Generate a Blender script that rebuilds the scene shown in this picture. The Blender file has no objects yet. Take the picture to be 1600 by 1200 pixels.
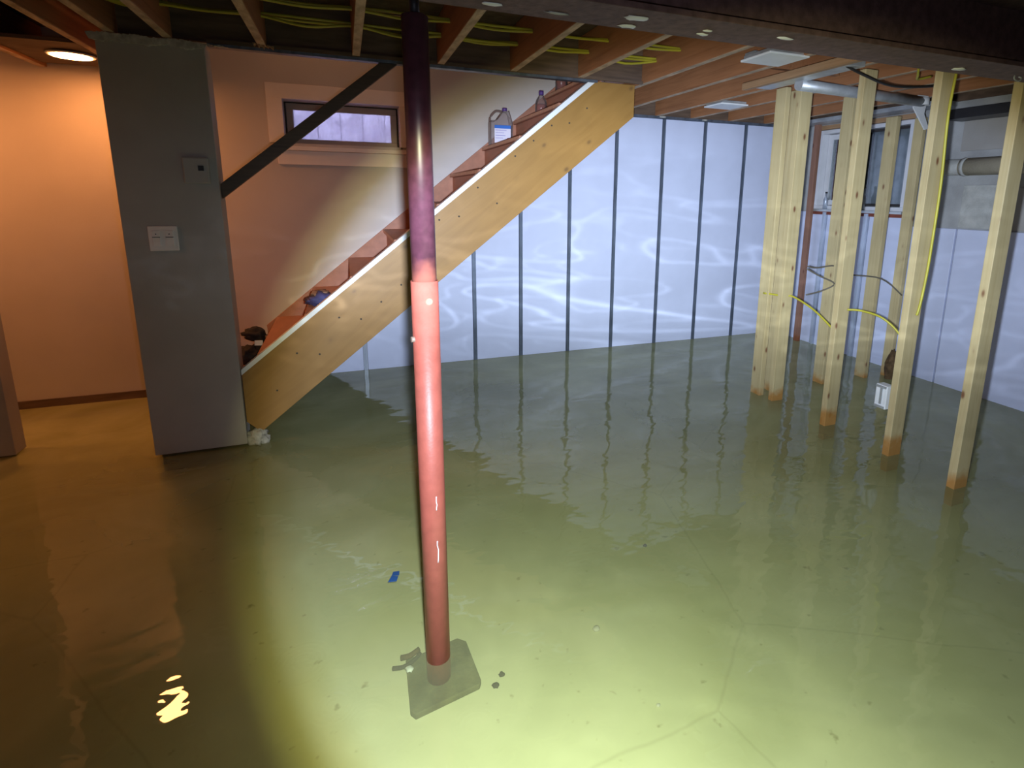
import bpy, bmesh, math, random
from mathutils import Vector, Matrix, noise
random.seed(7)
S = bpy.context.scene
COL = S.collection

# ---------------------------------------------------------------- camera
YAW, PIT, ROL = 0.3713347, 0.20327656, -0.01340525
FPX, CX, CY = 858.26, 876.6, 482.2
CAMP = Vector((0, 0, 1.5))
_cy, _sy, _cp, _sp = math.cos(YAW), math.sin(YAW), math.cos(PIT), math.sin(PIT)
FWD = Vector((_sy * _cp, _cy * _cp, -_sp))
_r = Vector((_cy, -_sy, 0)); _d = FWD.cross(_r)
RGT = _r * math.cos(ROL) + _d * math.sin(ROL)
DWN = -_r * math.sin(ROL) + _d * math.cos(ROL)
cam = bpy.data.cameras.new('camera'); camo = bpy.data.objects.new('camera', cam); COL.objects.link(camo)
camo.matrix_world = Matrix(((RGT.x, -DWN.x, -FWD.x, CAMP.x), (RGT.y, -DWN.y, -FWD.y, CAMP.y), (RGT.z, -DWN.z, -FWD.z, CAMP.z), (0, 0, 0, 1)))
cam.sensor_width = 36; cam.lens = FPX / 1600 * 36
cam.shift_x = (800 - CX) / 1600; cam.shift_y = (CY - 600) / 1600
cam.clip_start = 0.02
S.camera = camo

# ---------------------------------------------------------------- world, light, exposure
w = bpy.data.worlds.new('world'); S.world = w; w.use_nodes = True
w.node_tree.nodes['Background'].inputs[0].default_value = (0.5, 0.6, 0.9, 1)
w.node_tree.nodes['Background'].inputs[1].default_value = 0.01
S.view_settings.view_transform = 'Standard'; S.view_settings.look = 'None'
S.view_settings.gamma = 1; S.view_settings.use_curve_mapping = False
S.view_settings.exposure = 0.0

FLASH_W = 455.0
LAMP_STRENGTH = 125.0

def N(nt, kind, **kw):
    n = nt.nodes.new(kind)
    for k, v in kw.items():
        if k.startswith('i_'):
            n.inputs[k[2:].replace('_', ' ')].default_value = v
        else:
            setattr(n, k, v)
    return n

def mth(nt, op, a, b=None, c=None, clamp=False):
    n = nt.nodes.new('ShaderNodeMath'); n.operation = op; n.use_clamp = clamp
    for i, v in enumerate((a, b, c)):
        if v is None: continue
        if isinstance(v, (int, float)): n.inputs[i].default_value = v
        else: nt.links.new(v, n.inputs[i])
    return n.outputs[0]

def ramp(nt, fac, stops, interp='LINEAR'):
    n = nt.nodes.new('ShaderNodeValToRGB'); cr = n.color_ramp; cr.interpolation = interp
    while len(cr.elements) < len(stops): cr.elements.new(0.5)
    for e, (p, c) in zip(cr.elements, stops):
        e.position = p; e.color = (*c, 1) if len(c) == 3 else c
    if fac is not None: nt.links.new(fac, n.inputs[0])
    return n.outputs[0]

def g(v): return (v, v, v)

# hand-held flashlight just in front of the camera: hot disc with a sharp yellowish rim and weak spill
def flashlight():
    l = bpy.data.lights.new('flashlight', 'SPOT'); o = bpy.data.objects.new('flashlight', l); COL.objects.link(o)
    pos = CAMP + FWD * 0.12
    aim = Vector((0.5230, 0.7335, -0.4341)).normalized()
    z = -aim; x = Vector((0, 0, 1)).cross(z).normalized(); y = z.cross(x)
    o.matrix_world = Matrix(((x.x, y.x, z.x, pos.x), (x.y, y.y, z.y, pos.y), (x.z, y.z, z.z, pos.z), (0, 0, 0, 1)))
    l.energy = FLASH_W; l.spot_size = math.radians(175); l.spot_blend = 0.05; l.shadow_soft_size = 0.02
    l.color = (0.74, 0.86, 1.0)
    l.use_nodes = True; nt = l.node_tree
    em = nt.nodes['Emission']
    tc = N(nt, 'ShaderNodeTexCoord'); sp = N(nt, 'ShaderNodeSeparateXYZ'); nt.links.new(tc.outputs['Normal'], sp.inputs[0])
    az = mth(nt, 'MAXIMUM', mth(nt, 'ABSOLUTE', sp.outputs[2]), 0.02)
    ang = mth(nt, 'DIVIDE', mth(nt, 'ARCCOSINE', mth(nt, 'MINIMUM', az, 1.0)), math.pi / 2)   # 0..1 over 0..90 deg
    d = 1 / 90.0
    col = ramp(nt, ang, [(0, g(0.62)), (18 * d, g(0.72)), (38 * d, (0.76, 0.76, 0.80)), (40.3 * d, (0.62, 0.57, 0.49)), (42 * d, (0.31, 0.26, 0.13)),
                         (44.5 * d, (0.060, 0.052, 0.050)), (53 * d, (0.022, 0.022, 0.023)), (70 * d, (0.008, 0.008, 0.009)), (1.0, g(0.004))])
    # bright wavy lines patterned into the beam itself, imitating light off the water ripples
    tx = mth(nt, 'DIVIDE', sp.outputs[0], az); ty = mth(nt, 'DIVIDE', sp.outputs[1], az)
    cb = N(nt, 'ShaderNodeCombineXYZ'); nt.links.new(tx, cb.inputs[0]); nt.links.new(ty, cb.inputs[1])
    mp = N(nt, 'ShaderNodeMapping'); nt.links.new(cb.outputs[0], mp.inputs[0])
    mp.inputs['Rotation'].default_value = (0, 0, -0.22); mp.inputs['Scale'].default_value = (2.3, 12.0, 1)
    tot = None
    for sc, wd, am, off in ((1.0, 0.012, 1.0, 0), (1.9, 0.014, 0.6, 5.3)):
        nz = N(nt, 'ShaderNodeTexNoise', i_Scale=sc, i_Detail=1.5, i_Roughness=0.45, i_Distortion=0.7)
        m2 = N(nt, 'ShaderNodeMapping'); m2.inputs['Location'].default_value = (off, off * 2, 0)
        nt.links.new(mp.outputs[0], m2.inputs[0]); nt.links.new(m2.outputs[0], nz.inputs['Vector'])
        dd = mth(nt, 'ABSOLUTE', mth(nt, 'SUBTRACT', nz.outputs[0], 0.5))
        ln = mth(nt, 'POWER', mth(nt, 'SUBTRACT', 1.0, mth(nt, 'DIVIDE', dd, wd * 3.0), clamp=True), 3.0)
        ln = mth(nt, 'MULTIPLY', ln, am)
        tot = ln if tot is None else mth(nt, 'ADD', tot, ln)
    mk = ramp(nt, mth(nt, 'ADD', mth(nt, 'MULTIPLY', ty, 0.5), 0.5), [(0.0, g(0.16)), (0.50, g(0.16)), (0.58, g(0.5)), (0.62, g(1)), (0.685, g(0.55)), (0.76, g(0.18)), (0.9, g(0.05))])
    fac = mth(nt, 'ADD', 0.93, mth(nt, 'MULTIPLY', mth(nt, 'MULTIPLY', tot, mk), 0.65))
    # the beam is hottest in its upper half, where it points along the room
    hot = ramp(nt, mth(nt, 'ADD', mth(nt, 'MULTIPLY', ty, 0.5), 0.5), [(0.0, g(0.37)), (0.23, g(0.36)), (0.43, g(0.26)), (0.54, g(0.29)), (0.585, g(0.50)), (0.625, g(0.95)), (0.70, g(1.0)), (0.80, g(0.85)), (0.85, g(0.55)), (0.89, g(0.28)), (0.93, g(0.12))])
    side = ramp(nt, mth(nt, 'ADD', mth(nt, 'MULTIPLY', tx, 0.5), 0.5), [(0.12, g(0.42)), (0.27, g(0.48)), (0.38, g(0.85)), (0.46, g(1.0)), (0.52, g(1.0)), (0.58, g(0.80)), (0.66, g(0.58)), (0.80, g(0.38)), (1.0, g(0.3))])
    base = 0.24
    hot = mth(nt, 'ADD', base, mth(nt, 'MULTIPLY', mth(nt, 'SUBTRACT', hot, base), side))
    rt_ = ramp(nt, mth(nt, 'ADD', mth(nt, 'MULTIPLY', tx, 0.5), 0.5), [(0.50, g(1)), (0.62, g(0.85)), (0.80, g(0.6))])
    fac = mth(nt, 'MULTIPLY', fac, mth(nt, 'MULTIPLY', mth(nt, 'MULTIPLY', hot, rt_), 5.0))
    nt.links.new(col, em.inputs['Color']); nt.links.new(fac, em.inputs['Strength'])
flashlight()

# ---------------------------------------------------------------- materials
def new_mat(name):
    m = bpy.data.materials.new(name); m.use_nodes = True
    nt = m.node_tree; b = nt.nodes['Principled BSDF']
    return m, nt, b

def plain(name, c, rough=0.6, metal=0.0, var=0.12, scale=8.0, bump=0.05, bscale=60, spec=0.5, coord='Object', stretch=(1, 1, 1)):
    m, nt, b = new_mat(name)
    tc = N(nt, 'ShaderNodeTexCoord'); mp = N(nt, 'ShaderNodeMapping'); mp.inputs['Scale'].default_value = stretch
    nt.links.new(tc.outputs[coord], mp.inputs[0])
    nz = N(nt, 'ShaderNodeTexNoise', i_Scale=scale, i_Detail=6.0); nt.links.new(mp.outputs[0], nz.inputs['Vector'])
    lo = tuple(max(0, x * (1 - var)) for x in c); hi = tuple(min(1, x * (1 + var)) for x in c)
    nt.links.new(ramp(nt, nz.outputs[0], [(0.3, lo), (0.7, hi)]), b.inputs['Base Color'])
    b.inputs['Roughness'].default_value = rough; b.inputs['Metallic'].default_value = metal
    b.inputs['Specular IOR Level'].default_value = spec
    if bump:
        n2 = N(nt, 'ShaderNodeTexNoise', i_Scale=bscale, i_Detail=3.0); nt.links.new(mp.outputs[0], n2.inputs['Vector'])
        bp = N(nt, 'ShaderNodeBump', i_Strength=bump, i_Distance=0.01); nt.links.new(n2.outputs[0], bp.inputs['Height'])
        nt.links.new(bp.outputs[0], b.inputs['Normal'])
    return m

def wood(name, light, dark, knot, axis='Z', rough=0.65, knots=True, stain=None, grain=16.0, kscale=None, kamp=1.0):
    """grain runs along the local axis; stain = colour of the tide mark just above the water"""
    m, nt, b = new_mat(name)
    tc = N(nt, 'ShaderNodeTexCoord'); oi = N(nt, 'ShaderNodeObjectInfo')
    ad = N(nt, 'ShaderNodeVectorMath', operation='ADD'); nt.links.new(tc.outputs['Object'], ad.inputs[0])
    cb = N(nt, 'ShaderNodeCombineXYZ'); rn = mth(nt, 'MULTIPLY', oi.outputs['Random'], 37.0)
    for i in range(3): nt.links.new(rn, cb.inputs[i])
    nt.links.new(cb.outputs[0], ad.inputs[1])
    sc = {'X': (0.7, grain, grain), 'Y': (grain, 0.7, grain), 'Z': (grain, grain, 0.7)}[axis]
    ks = {'X': (1.6, 9, 9), 'Y': (9, 1.6, 9), 'Z': (10, 10, 4.5)}[axis]
    if kscale: ks = kscale
    mp = N(nt, 'ShaderNodeMapping'); mp.inputs['Scale'].default_value = sc; nt.links.new(ad.outputs[0], mp.inputs[0])
    nz = N(nt, 'ShaderNodeTexNoise', i_Scale=2.0, i_Detail=5.0, i_Distortion=0.6); nt.links.new(mp.outputs[0], nz.inputs['Vector'])
    col = ramp(nt, nz.outputs[0], [(0.25, dark), (0.48, light), (0.62, tuple(0.5 * (a + c) for a, c in zip(light, dark))), (0.8, light)])
    blot = N(nt, 'ShaderNodeTexNoise', i_Scale=3.0, i_Detail=2.0); nt.links.new(ad.outputs[0], blot.inputs['Vector'])
    mx = N(nt, 'ShaderNodeMix', data_type='RGBA', blend_type='MULTIPLY'); mx.inputs[0].default_value = 0.5
    nt.links.new(col, mx.inputs[6]); nt.links.new(ramp(nt, blot.outputs[0], [(0.3, g(0.7)), (0.7, g(1.0))]), mx.inputs[7]); col = mx.outputs[2]
    if knots:
        mk = N(nt, 'ShaderNodeMapping'); mk.inputs['Scale'].default_value = ks; nt.links.new(ad.outputs[0], mk.inputs[0])
        vo = N(nt, 'ShaderNodeTexVoronoi', i_Scale=1.15, i_Randomness=1.0); nt.links.new(mk.outputs[0], vo.inputs['Vector'])
        kf = ramp(nt, vo.outputs['Distance'], [(0.0, g(1)), (0.08, g(0.8)), (0.14, g(0.12)), (0.22, g(0))] if not kscale else [(0.0, g(0.9)), (0.07, g(0.6)), (0.12, g(0.12)), (0.2, g(0))])
        m3 = N(nt, 'ShaderNodeMix', data_type='RGBA'); nt.links.new(kf, m3.inputs[0]); nt.links.new(col, m3.inputs[6]); m3.inputs[7].default_value = (*knot, 1)
        col = m3.outputs[2]
    if stain:
        sp = N(nt, 'ShaderNodeSeparateXYZ'); nt.links.new(tc.outputs['Object'], sp.inputs[0])
        sn = N(nt, 'ShaderNodeTexNoise', i_Scale=16.0, i_Detail=3.0); nt.links.new(ad.outputs[0], sn.inputs['Vector'])
        h = mth(nt, 'ADD', 0.06, mth(nt, 'MULTIPLY', mth(nt, 'POWER', oi.outputs['Random'], 2.0), 0.16))
        h = mth(nt, 'ADD', h, mth(nt, 'MULTIPLY', mth(nt, 'SUBTRACT', sn.outputs[0], 0.5), 0.14))
        f = mth(nt, 'MULTIPLY', mth(nt, 'SUBTRACT', h, sp.outputs[2]), 14.0, clamp=True)
        m4 = N(nt, 'ShaderNodeMix', data_type='RGBA'); nt.links.new(mth(nt, 'MULTIPLY', f, 0.85), m4.inputs[0]); nt.links.new(col, m4.inputs[6]); m4.inputs[7].default_value = (*stain, 1)
        col = m4.outputs[2]
    nt.links.new(col, b.inputs['Base Color'])
    b.inputs['Roughness'].default_value = rough
    bp = N(nt, 'ShaderNodeBump', i_Strength=0.15, i_Distance=0.004); nt.links.new(nz.outputs[0], bp.inputs['Height']); nt.links.new(bp.outputs[0], b.inputs['Normal'])
    return m

def glassy(name, c, refl=0.08, haze=None, hazefac=0.0):
    m = bpy.data.materials.new(name); m.use_nodes = True; nt = m.node_tree; nt.nodes.clear()
    out = N(nt, 'ShaderNodeOutputMaterial'); tr = N(nt, 'ShaderNodeBsdfTransparent'); tr.inputs[0].default_value = (*c, 1)
    gl = N(nt, 'ShaderNodeBsdfGlossy', i_Roughness=0.05); fr = N(nt, 'ShaderNodeFresnel', i_IOR=1.45)
    mx = N(nt, 'ShaderNodeMixShader'); nt.links.new(fr.outputs[0], mx.inputs[0]); nt.links.new(tr.outputs[0], mx.inputs[1]); nt.links.new(gl.outputs[0], mx.inputs[2])
    s = mx.outputs[0]
    if haze:
        df = N(nt, 'ShaderNodeBsdfDiffuse'); df.inputs[0].default_value = (*haze, 1); tl = N(nt, 'ShaderNodeBsdfTranslucent'); tl.inputs[0].default_value = (*haze, 1)
        a = N(nt, 'ShaderNodeMixShader'); a.inputs[0].default_value = 0.5; nt.links.new(df.outputs[0], a.inputs[1]); nt.links.new(tl.outputs[0], a.inputs[2])
        m2 = N(nt, 'ShaderNodeMixShader'); m2.inputs[0].default_value = hazefac
        if name == 'frosted_pane':
            tc = N(nt, 'ShaderNodeTexCoord'); nz = N(nt, 'ShaderNodeTexNoise', i_Scale=7.0, i_Detail=6.0); nt.links.new(tc.outputs['Object'], nz.inputs['Vector'])
            nt.links.new(ramp(nt, nz.outputs[0], [(0.35, g(hazefac - 0.12)), (0.65, g(hazefac + 0.12))]), m2.inputs[0])
        nt.links.new(s, m2.inputs[1]); nt.links.new(a.outputs[0], m2.inputs[2]); s = m2.outputs[0]
    nt.links.new(s, out.inputs[0])
    return m

def emit(name, c, s):
    m = bpy.data.materials.new(name); m.use_nodes = True; nt = m.node_tree; nt.nodes.clear()
    out = N(nt, 'ShaderNodeOutputMaterial'); e = N(nt, 'ShaderNodeEmission'); e.inputs[0].default_value = (*c, 1); e.inputs[1].default_value = s
    nt.links.new(e.outputs[0], out.inputs[0]); return m

M = {}
M['drywall'] = plain('painted_drywall', (0.52, 0.48, 0.46), 0.55, var=0.04, scale=3, bump=0.06, bscale=120)
M['drywall_grey'] = plain('grey_drywall', (0.36, 0.34, 0.32), 0.6, var=0.06, scale=4, bump=0.08, bscale=90)
M['gypsum'] = plain('torn_gypsum', (0.42, 0.40, 0.36), 0.9, var=0.25, scale=40, bump=0.5, bscale=90)
M['foam'] = plain('white_foam_board', (0.60, 0.64, 0.83), 0.45, var=0.07, scale=2.2, bump=0.03, bscale=9)
M['parging'] = plain('grey_parging', (0.38, 0.38, 0.38), 0.85, var=0.14, scale=6, bump=0.25, bscale=40)
M['patch'] = plain('cement_patch', (0.45, 0.45, 0.43), 0.9, var=0.15, scale=14, bump=0.35, bscale=60)
M['steel'] = plain('galvanised_steel', (0.16, 0.19, 0.25), 0.4, metal=0.6, var=0.3, scale=20, stretch=(1, 1, 0.2), bump=0.05)
M['steel_light'] = plain('pale_lit_steel', (0.45, 0.50, 0.60), 0.4, metal=0.4, var=0.35, scale=14, stretch=(1, 1, 0.2), bump=0.05)  # paler steel: lit look of some strips in the colour; also the silver bottle
M['duct'] = plain('galvanised_duct', (0.50, 0.52, 0.54), 0.4, metal=0.5, var=0.2, scale=12)
M['beam'] = plain('maroon_beam_paint', (0.13, 0.075, 0.075), 0.8, var=0.3, scale=30, bump=0.2, bscale=80)
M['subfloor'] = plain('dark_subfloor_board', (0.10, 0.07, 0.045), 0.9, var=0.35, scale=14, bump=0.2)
M['header'] = plain('dark_header_board', (0.12, 0.075, 0.05), 0.85, var=0.35, scale=9, stretch=(0.4, 1, 3), bump=0.1)
M['joist'] = wood('old_joist_wood', (0.40, 0.17, 0.07), (0.27, 0.105, 0.04), (0.08, 0.03, 0.01), 'Y', 0.7, knots=False)
M['joist_face'] = plain('plaster_stained_edge', (0.46, 0.34, 0.24), 0.85, var=0.4, scale=22, stretch=(1, 0.35, 1), bump=0.3, bscale=70)
M['joist_edge'] = wood('blocking_wood', (0.42, 0.25, 0.13), (0.30, 0.16, 0.07), (0.1, 0.05, 0.02), 'Y', 0.7, knots=False)
M['stud'] = wood('pine_stud_wood', (0.57, 0.46, 0.245), (0.47, 0.355, 0.165), (0.16, 0.05, 0.02), 'Z', 0.6, stain=(0.40, 0.17, 0.025), grain=13)
M['stud_shaded'] = wood('shaded_reddish_stud', (0.30, 0.15, 0.10), (0.2, 0.09, 0.06), (0.1, 0.03, 0.02), 'Z', 0.7, stain=(0.2, 0.06, 0.015))  # reddish wood, with the corner shadow put into a darker colour
M['stringer'] = wood('stringer_plank', (0.335, 0.175, 0.042), (0.28, 0.14, 0.03), (0.12, 0.06, 0.02), 'X', 0.5, grain=7, kscale=(4.5, 4.5, 6.5))
M['tread'] = plain('stair_tread_board', (0.37, 0.16, 0.095), 0.6, var=0.12, scale=18, stretch=(1, 0.2, 1), bump=0.05)
M['tread_edge'] = plain('tread_nosing_edge', (0.48, 0.26, 0.16), 0.6, var=0.15, scale=30, bump=0.1)
M['rail'] = wood('dark_rail_wood', (0.08, 0.05, 0.03), (0.05, 0.03, 0.018), (0.05, 0.02, 0.01), 'X', 0.6, knots=False)
M['white'] = plain('white_paint', (0.78, 0.80, 0.82), 0.5, var=0.05, bump=0.03)
M['vinyl'] = plain('white_vinyl', (0.66, 0.66, 0.70), 0.4, var=0.05, bump=0.0)
M['trim'] = plain('painted_trim', (0.80, 0.72, 0.68), 0.5, var=0.03, bump=0.03)
M['sash'] = plain('taupe_sash', (0.36, 0.29, 0.25), 0.5, var=0.05, bump=0.02)
M['gasket'] = plain('dark_gasket', (0.03, 0.025, 0.025), 0.7)
M['dark'] = plain('black_plastic', (0.02, 0.02, 0.024), 0.4)
M['black_cloth'] = plain('black_cloth', (0.014, 0.012, 0.016), 0.8, var=0.4, scale=20, bump=0.5, bscale=30)
M['blue_cloth'] = plain('navy_cloth', (0.05, 0.05, 0.16), 0.75, var=0.5, scale=12, bump=0.5, bscale=25)
M['brown_cloth'] = plain('brown_cloth', (0.22, 0.12, 0.08), 0.85, var=0.3, scale=20, bump=0.4, bscale=30)
M['cable'] = plain('yellow_cable_jacket', (0.45, 0.40, 0.035), 0.45, var=0.1, bump=0.0)
M['black_cable'] = plain('black_cable_jacket', (0.02, 0.018, 0.016), 0.5, bump=0.0)
M['grey_cable'] = plain('grey_wire', (0.15, 0.13, 0.10), 0.5, bump=0.0)
M['pole'] = plain('red_oxide_paint', (0.34, 0.085, 0.06), 0.48, var=0.10, scale=26, bump=0.06, bscale=120)
M['pin'] = plain('brass_pin', (0.10, 0.085, 0.045), 0.6, metal=0.0)
M['peg'] = plain('pale_bolt', (0.18, 0.13, 0.10), 0.5)
M['screw'] = plain('black_screw_steel', (0.03, 0.025, 0.03), 0.5, metal=0.4)
M['duct_wrap'] = plain('beige_pipe_wrap', (0.42, 0.37, 0.27), 0.85, var=0.12, bump=0.2)
M['pvc'] = plain('white_pvc', (0.7, 0.7, 0.7), 0.4, var=0.05, bump=0)
M['clay'] = plain('brick_red_paint', (0.2, 0.05, 0.03), 0.8)
M['concrete_base'] = plain('mould_stained_base', (0.13, 0.12, 0.06), 0.9, var=0.35, scale=16, bump=0.3)
M['twig'] = plain('dark_twig', (0.05, 0.04, 0.03), 0.9)
M['tape'] = plain('blue_tape', (0.015, 0.07, 0.2), 0.5, var=0.2)
M['stone'] = plain('pale_pebble', (0.5, 0.48, 0.42), 0.8)
M['label_white'] = plain('label_paper', (0.78, 0.74, 0.86), 0.5, var=0.03, bump=0)
M['label_blue'] = plain('label_blue', (0.03, 0.16, 0.6), 0.5, var=0.03, bump=0)
M['label_ink'] = plain('label_ink', (0.35, 0.30, 0.60), 0.5, bump=0)
M['label_red'] = plain('label_red', (0.35, 0.06, 0.06), 0.5, bump=0)
M['purple'] = plain('purple_cap', (0.10, 0.05, 0.25), 0.4, bump=0)
M['syrup'] = plain('dark_red_liquid', (0.26, 0.06, 0.04), 0.3, bump=0)
M['mould'] = plain('rotten_wood', (0.11, 0.065, 0.03), 0.95, var=0.5, scale=25, bump=0.7, bscale=30)
M['clear_plastic'] = glassy('clear_plastic', (0.93, 0.91, 0.92), haze=(0.75, 0.70, 0.70), hazefac=0.16)
M['clear_edge'] = glassy('clear_plastic_edge', (0.7, 0.62, 0.62), haze=(0.5, 0.40, 0.38), hazefac=0.5)
M['glass'] = glassy('window_glass', (0.9, 0.93, 0.95))
M['frosted'] = glassy('frosted_pane', (0.9, 0.9, 0.95), haze=(0.80, 0.80, 0.92), hazefac=0.55)
M['lamp_glow'] = emit('warm_lamp_glow', (1.0, 0.36, 0.10), LAMP_STRENGTH)
M['stair_fill'] = emit('stairwell_fill_glow', (1.0, 0.45, 0.20), 22.0)  # glow of the added stairwell fill lamp
M['side_fill'] = emit('near_left_fill_glow', (1.0, 0.36, 0.10), 60.0)  # glow of the added near left fill lamp
M['well_metal'] = plain('window_well_metal', (0.62, 0.62, 0.68), 0.6, var=0.2, scale=9, stretch=(3, 1, 0.3))

# two-colour paint of the post's inner tube: maroon above, red oxide below a ragged line
def inner_tube_mat():
    m, nt, b = new_mat('maroon_over_red_paint')
    tc = N(nt, 'ShaderNodeTexCoord'); sp = N(nt, 'ShaderNodeSeparateXYZ'); nt.links.new(tc.outputs['Object'], sp.inputs[0])
    nz = N(nt, 'ShaderNodeTexNoise', i_Scale=14.0, i_Detail=3.0); nt.links.new(tc.outputs['Object'], nz.inputs['Vector'])
    f = mth(nt, 'MULTIPLY', mth(nt, 'SUBTRACT', mth(nt, 'ADD', sp.outputs[2], mth(nt, 'MULTIPLY', nz.outputs[0], 0.11)), 1.275 + 0.055), 18.0, clamp=True)
    n2 = N(nt, 'ShaderNodeTexNoise', i_Scale=40.0, i_Detail=4.0); nt.links.new(tc.outputs['Object'], n2.inputs['Vector'])
    mx = N(nt, 'ShaderNodeMix', data_type='RGBA'); nt.links.new(f, mx.inputs[0])
    mx.inputs[6].default_value = (0.27, 0.085, 0.06, 1)
    nt.links.new(ramp(nt, n2.outputs[0], [(0.3, (0.045, 0.014, 0.022)), (0.7, (0.07, 0.022, 0.034))]), mx.inputs[7])
    nt.links.new(mx.outputs[2], b.inputs['Base Color']); b.inputs['Roughness'].default_value = 0.38
    return m
M['inner_tube'] = inner_tube_mat()

def floor_mat():
    m, nt, b = new_mat('silty_concrete_floor')
    tc = N(nt, 'ShaderNodeTexCoord')
    n1 = N(nt, 'ShaderNodeTexNoise', i_Scale=0.9, i_Detail=4.0, i_Distortion=0.6); nt.links.new(tc.outputs['Object'], n1.inputs['Vector'])
    col = ramp(nt, n1.outputs[0], [(0.3, (0.42, 0.42, 0.23)), (0.5, (0.62, 0.60, 0.39)), (0.72, (0.72, 0.69, 0.48))])
    # blotches of settled dirt and specks
    n2 = N(nt, 'ShaderNodeTexNoise', i_Scale=19.0, i_Detail=5.0); nt.links.new(tc.outputs['Object'], n2.inputs['Vector'])
    sp = ramp(nt, n2.outputs[0], [(0.66, g(0)), (0.74, g(0.65))])
    mx = N(nt, 'ShaderNodeMix', data_type='RGBA'); nt.links.new(sp, mx.inputs[0]); nt.links.new(col, mx.inputs[6]); mx.inputs[7].default_value = (0.25, 0.22, 0.09, 1)
    col = mx.outputs[2]
    # hairline cracks
    mp = N(nt, 'ShaderNodeMapping'); mp.inputs['Location'].default_value = (0.55, 0.2, 0); nt.links.new(tc.outputs['Object'], mp.inputs[0])
    wn = N(nt, 'ShaderNodeTexNoise', i_Scale=3.0, i_Detail=3.0); nt.links.new(mp.outputs[0], wn.inputs['Vector'])
    ad = N(nt, 'ShaderNodeMix', data_type='VECTOR'); ad.inputs[0].default_value = 0.05; nt.links.new(mp.outputs[0], ad.inputs[4]); nt.links.new(wn.outputs[1], ad.inputs[5])
    vo = N(nt, 'ShaderNodeTexVoronoi', feature='DISTANCE_TO_EDGE', i_Scale=0.55); nt.links.new(ad.outputs[1], vo.inputs['Vector'])
    cr = ramp(nt, vo.outputs['Distance'], [(0.0, g(0.2)), (0.002, g(0.12)), (0.0035, g(0))])
    m2 = N(nt, 'ShaderNodeMix', data_type='RGBA'); nt.links.new(cr, m2.inputs[0]); nt.links.new(col, m2.inputs[6]); m2.inputs[7].default_value = (0.20, 0.18, 0.08, 1)
    nt.links.new(m2.outputs[2], b.inputs['Base Color']); b.inputs['Roughness'].default_value = 0.9
    return m
M['floor'] = floor_mat()

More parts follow.
